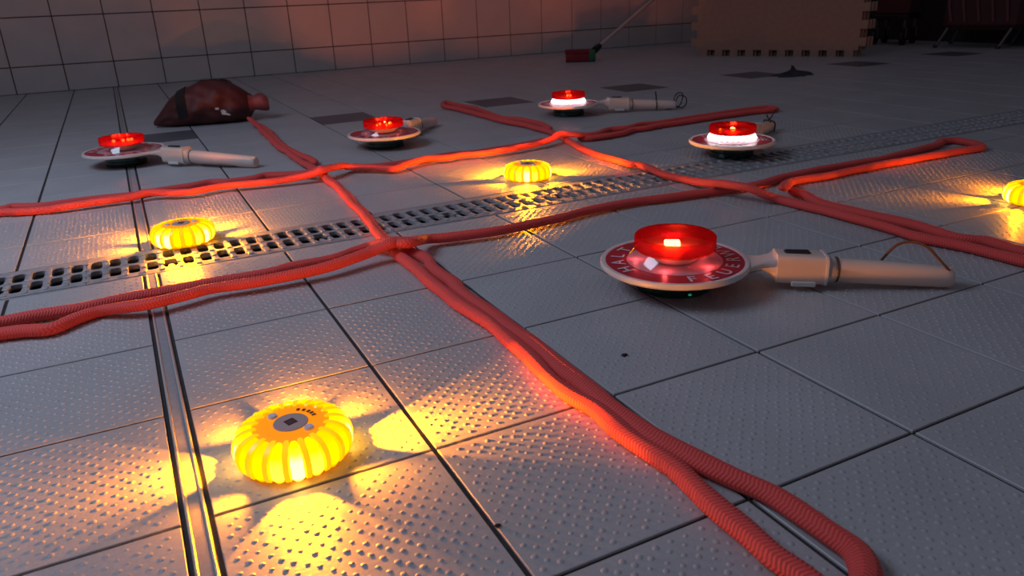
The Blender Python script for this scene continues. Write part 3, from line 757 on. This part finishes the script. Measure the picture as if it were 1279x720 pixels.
# ------------------------------------------------------------------ broom at the wall
bro = thing('broom', (2.47, 2.985, 0), math.radians(-30), 'red and green broom with pale handle leaning to the back wall', 'broom')
m = MB(); m.rbox(-.02, 0, .045, .070, .085, .030, .006); m.build('brush_block', M['bristle'], bro)
m = MB(); vs = []; 
m.loft([(-.100, 0, .026, .030, .025, 6), (-.02, 0, .024, .034, .0235, 6), (.035, 0, .024, .034, .0235, 6)], 24); m.build('bristles', M['bristle'], bro)
m = MB(); m.loft([(.036, 0, .035, .034, .034, 5), (.066, 0, .035, .034, .034, 5), (.074, 0, .035, .028, .029, 4)], 24); m.build('end_cap', M['broomgreen'], bro)['label'] = 'green end cap'
bi = Matrix.Rotation(math.radians(30), 3, 'Z')
def bl(p): return bi @ (Vector(p)-Vector((2.47, 2.985, 0)))
p0 = Vector((2.535, 2.95, .066)); p1 = Vector((3.22, 3.33, .3148)); dd = (p1-p0); p2 = p0+dd*1.95
m = MB(); m.tube([bl(p0-dd*.01), bl(p0+dd*.03), bl(p0+dd*.065)], [.020, .020, .016], 12); m.build('socket', M['black'], bro)['label'] = 'black handle socket'
m = MB(); m.tube([bl(p0+dd*.06), bl(p0+dd*.5), bl(p2)], .0105, 12); m.build('broom_handle', M['broomhandle'], bro)

# ------------------------------------------------------------------ foam mats on edge
def mat_outline(W, H, nb, nh, tooth):
    pts = []
    def side(p0, p1, n, nrm):
        p0 = np.array(p0); p1 = np.array(p1); d_ = (p1-p0)
        for k in range(n):
            for t, o in ((k+.0, 0), (k+.26, 0), (k+.24, 1), (k+.76, 1), (k+.74, 0)):
                q = p0+d_*(t/n)+np.array(nrm)*tooth*o
                pts.append((float(q[0]), float(q[1])))
    side((0, tooth), (W, tooth), nb, (0, -1)); side((W, tooth), (W, H), nh, (1, 0))
    side((W, H), (0, H), nb, (0, 1)); side((0, H), (0, tooth), nh, (-1, 0))
    return pts
a0 = Vector((3.125, 2.76, 0)); a1 = Vector((3.60, 2.00, 0)); da = (a1-a0); Wm = da.length; ang = math.atan2(da.y, da.x)
mats_lab = ['tan foam puzzle mat standing on edge, frontmost of the stack', 'tan foam puzzle mat standing on edge, middle of the stack', 'tan foam puzzle mat standing on edge, rearmost of the stack']
pts = mat_outline(Wm, .92, 10, 10, .034)
m = MB(); n = len(pts); T = .028
m.add([(x, 0, z) for x, z in pts]+[(x, T, z) for x, z in pts], [tuple(range(n)), tuple(range(2*n-1, n-1, -1))]+[((k+1) % n, k, n+k, n+(k+1) % n) for k in range(n)])
mm = m.build('foam_mat', M['foam'])
nrm = Vector((-da.y, da.x, 0)).normalized()
for k in range(3):
    o = mm if k == 0 else mm.copy()
    if k: COL.objects.link(o)
    o.location = a0+nrm*(k*.031)+da.normalized()*(k*.012); o.rotation_euler = (0, 0, ang)
    tag(o, mats_lab[k], 'foam mat', 'foam puzzle mats standing on edge')

# ------------------------------------------------------------------ rag, grit
m = MB(); rr = random.Random(4); nu, nv = 28, 9; vs = []
for i in range(nu):
    a = 2*pi*i/nu
    lo = 1+.22*math.sin(3*a+1)+.16*math.sin(5*a)+.1*math.sin(8*a+2)
    for j in range(nv):
        t = j/(nv-1); r = lo*(1-t)
        z = .030*(t**.8)*(1+.5*math.sin(4*a+6*t))*(.55+.45*math.cos(a-.6)) + .006*math.sin(9*a+t*12)*(t) + (.003 if j else 0)
        vs.append((.085*r*math.cos(a), .050*r*math.sin(a), max(z, .0004) if j else .0004))
m.add(vs, [(i*nv+j, ((i+1) % nu)*nv+j, ((i+1) % nu)*nv+j+1, i*nv+j+1) for i in range(nu) for j in range(nv-1)], 0, True)
o = m.build('crumpled_rag', M['rag'], sharp=80); o.location = (2.70, 1.60, 0); o.rotation_euler = (0, 0, math.radians(-25))
tag(o, 'dark crumpled rag on the floor in front of the foam mats', 'rag')
def pebble(loc, r, label):
    m = MB(); vs = []; n = 9
    rings = [(0, .0), (.7, .12), (1., .42), (.75, .8), (0.05, 1.)]
    for q, z in rings:
        for k in range(n):
            a = 2*pi*k/n; w_ = q*(1+.2*math.sin(2*a+z*3)+.12*math.sin(5*a))
            vs.append((r*w_*math.cos(a)*1.2, r*w_*math.sin(a), r*1.1*z))
    m.add(vs, [(i*n+k, i*n+(k+1) % n, (i+1)*n+(k+1) % n, (i+1)*n+k) for i in range(4) for k in range(n)], 0, True)
    o = m.build('grit_crumb', M['pebble']); o.location = loc
    tag(o, label, 'grit')
pebble((.4632, -.3306, 0), .0030, 'dark grit crumb on a tile between the double rope and nearest signal lamp')
pebble((.2035, -.5290, 0), .0022, 'dark grit crumb on a tile right of the foreground amber light')

# ------------------------------------------------------------------ dim equipment along the right wall
bn = thing('wheeled_bin', (4.44, 2.44, 0), math.radians(45-27), 'dark red wheeled bin by the charcoal wall behind the foam mats', 'bin')
m = MB(); m.loft([(0, 0, 0, .1, .1, 8)], 8) if 0 else None
def tub(mb, z0, z1, h0, h1, b=.02):
    vs = []
    for z, h in ((z0, h0-.01), (z0+.01, h0), (z1, h1), (z1+.012, h1+.012), (z1+.02, h1+.012), (z1+.02, h1-.005), (z0+.03, h0-.012)):
        for sx_, sy_ in ((-1, -1), (1, -1), (1, 1), (-1, 1)):
            for q in (0, 1):
                if (q == 0) == (sx_*sy_ > 0): vs.append((sx_*h, sy_*(h-b), z))
                else: vs.append((sx_*(h-b), sy_*h, z))
    k = 7
    mb.add(vs, [(r*8+q, r*8+(q+1) % 8, (r+1)*8+(q+1) % 8, (r+1)*8+q) for r in range(k-1) for q in range(8)]+[tuple(range(7, -1, -1)), tuple((k-1)*8+q for q in range(8))])
m = MB(); tub(m, .180, .62, .098, .120); m.build('tub', M['bin'], bn)
m = MB(); m.rbox(0, 0, .148, .180, .108, .108, .006); m.build('base_plate', M['black'], bn)
for sx_, sy_ in ((-1, -1), (1, -1), (1, 1), (-1, 1)):
    c = MB(); c.tube([(sx_*.085, sy_*.085, .148), (sx_*.085, sy_*.085, .100)], .011, 10); c.tube([(sx_*.085, sy_*.085-.014, .10), (sx_*.085, sy_*.085-.014, .045)], .006, 8)
    fk = c.build('caster_fork', M['chrome'], bn)
    wv = MB(); wv.tube([(sx_*.085, sy_*.085-.009, .042), (sx_*.085, sy_*.085+.011, .042)], .042, 20); wv.build('wheel', M['black'], fk)
ct = thing('equipment_stand', (4.52, 1.92, 0), math.radians(-70), 'dark maroon equipment stand on slanted chrome legs at top right corner', 'stand')
m = MB(); m.rbox(.02, .0, .10, .30, .20, .16, .03); m.build('body', M['cart'], ct)
m = MB()
for k in range(5):
    m.tube([tuple(p) for p in smooth_path([(-.16+.07*k, -.165, .29), (-.15+.07*k, -.172, .22+.01*k), (-.13+.07*k, -.168, .14)], .01)], .010, 8)
m.build('hanging_straps', M['bin'], ct)
m = MB(); m.rbox(.19, -.05, .305, .42, .05, .09, .01); m.build('blue_pouch', M['blue'], ct)['label'] = 'blue pouch'
for x in (-.15, .17):
    for y in (-.14, .14):
        c = MB(); c.tube([(x-.045, y*1.12, .008), (x, y, .11)], .009, 10)
        lg = c.build('leg', M['chrome'], ct)
        f_ = MB(); f_.tube([(x-.050, y*1.13, .0005), (x-.046, y*1.12, .016)], .012, 10); f_.build('foot', M['black'], lg)

# ------------------------------------------------------------------ daylight
wd = bpy.data.worlds.new('World'); S.world = wd; wd.use_nodes = True
nt = wd.node_tree; bg = nt.nodes['Background']
bg.inputs[0].default_value = (.80, .78, .98, 1); bg.inputs[1].default_value = WORLD_S
win = light('window_daylight', 'AREA', (-.9, .5, 1.5), WIN_P, (.64, .76, 1.), shape='RECTANGLE', size=1.1, size_y=.9)
win.rotation_euler = (Vector((-.45, .35, 0))-win.location).to_track_quat('-Z', 'Y').to_euler()

# ------------------------------------------------------------------ camera
cam = bpy.data.cameras.new('camera'); co = bpy.data.objects.new('camera', cam); COL.objects.link(co)
R = [[0.89086156, -0.45273492, -0.03737333], [-0.19549596, -0.30781783, -0.9311442], [0.41005732, 0.83682691, -0.36273092]]
mw = Matrix(((R[0][0], -R[1][0], -R[2][0], 0.00196), (R[0][1], -R[1][1], -R[2][1], -.98350), (R[0][2], -R[1][2], -R[2][2], .39723), (0, 0, 0, 1)))
co.matrix_world = mw
cam.sensor_width = 36; cam.lens = 949.588/1279*36; cam.clip_start = .02
cam.dof.use_dof = True; cam.dof.focus_distance = 1.0; cam.dof.aperture_fstop = 13
S.camera = co
S.view_settings.view_transform = 'Standard'; S.view_settings.look = 'None'
S.view_settings.gamma = 1.; S.view_settings.exposure = EXPO
S.view_settings.use_curve_mapping = False
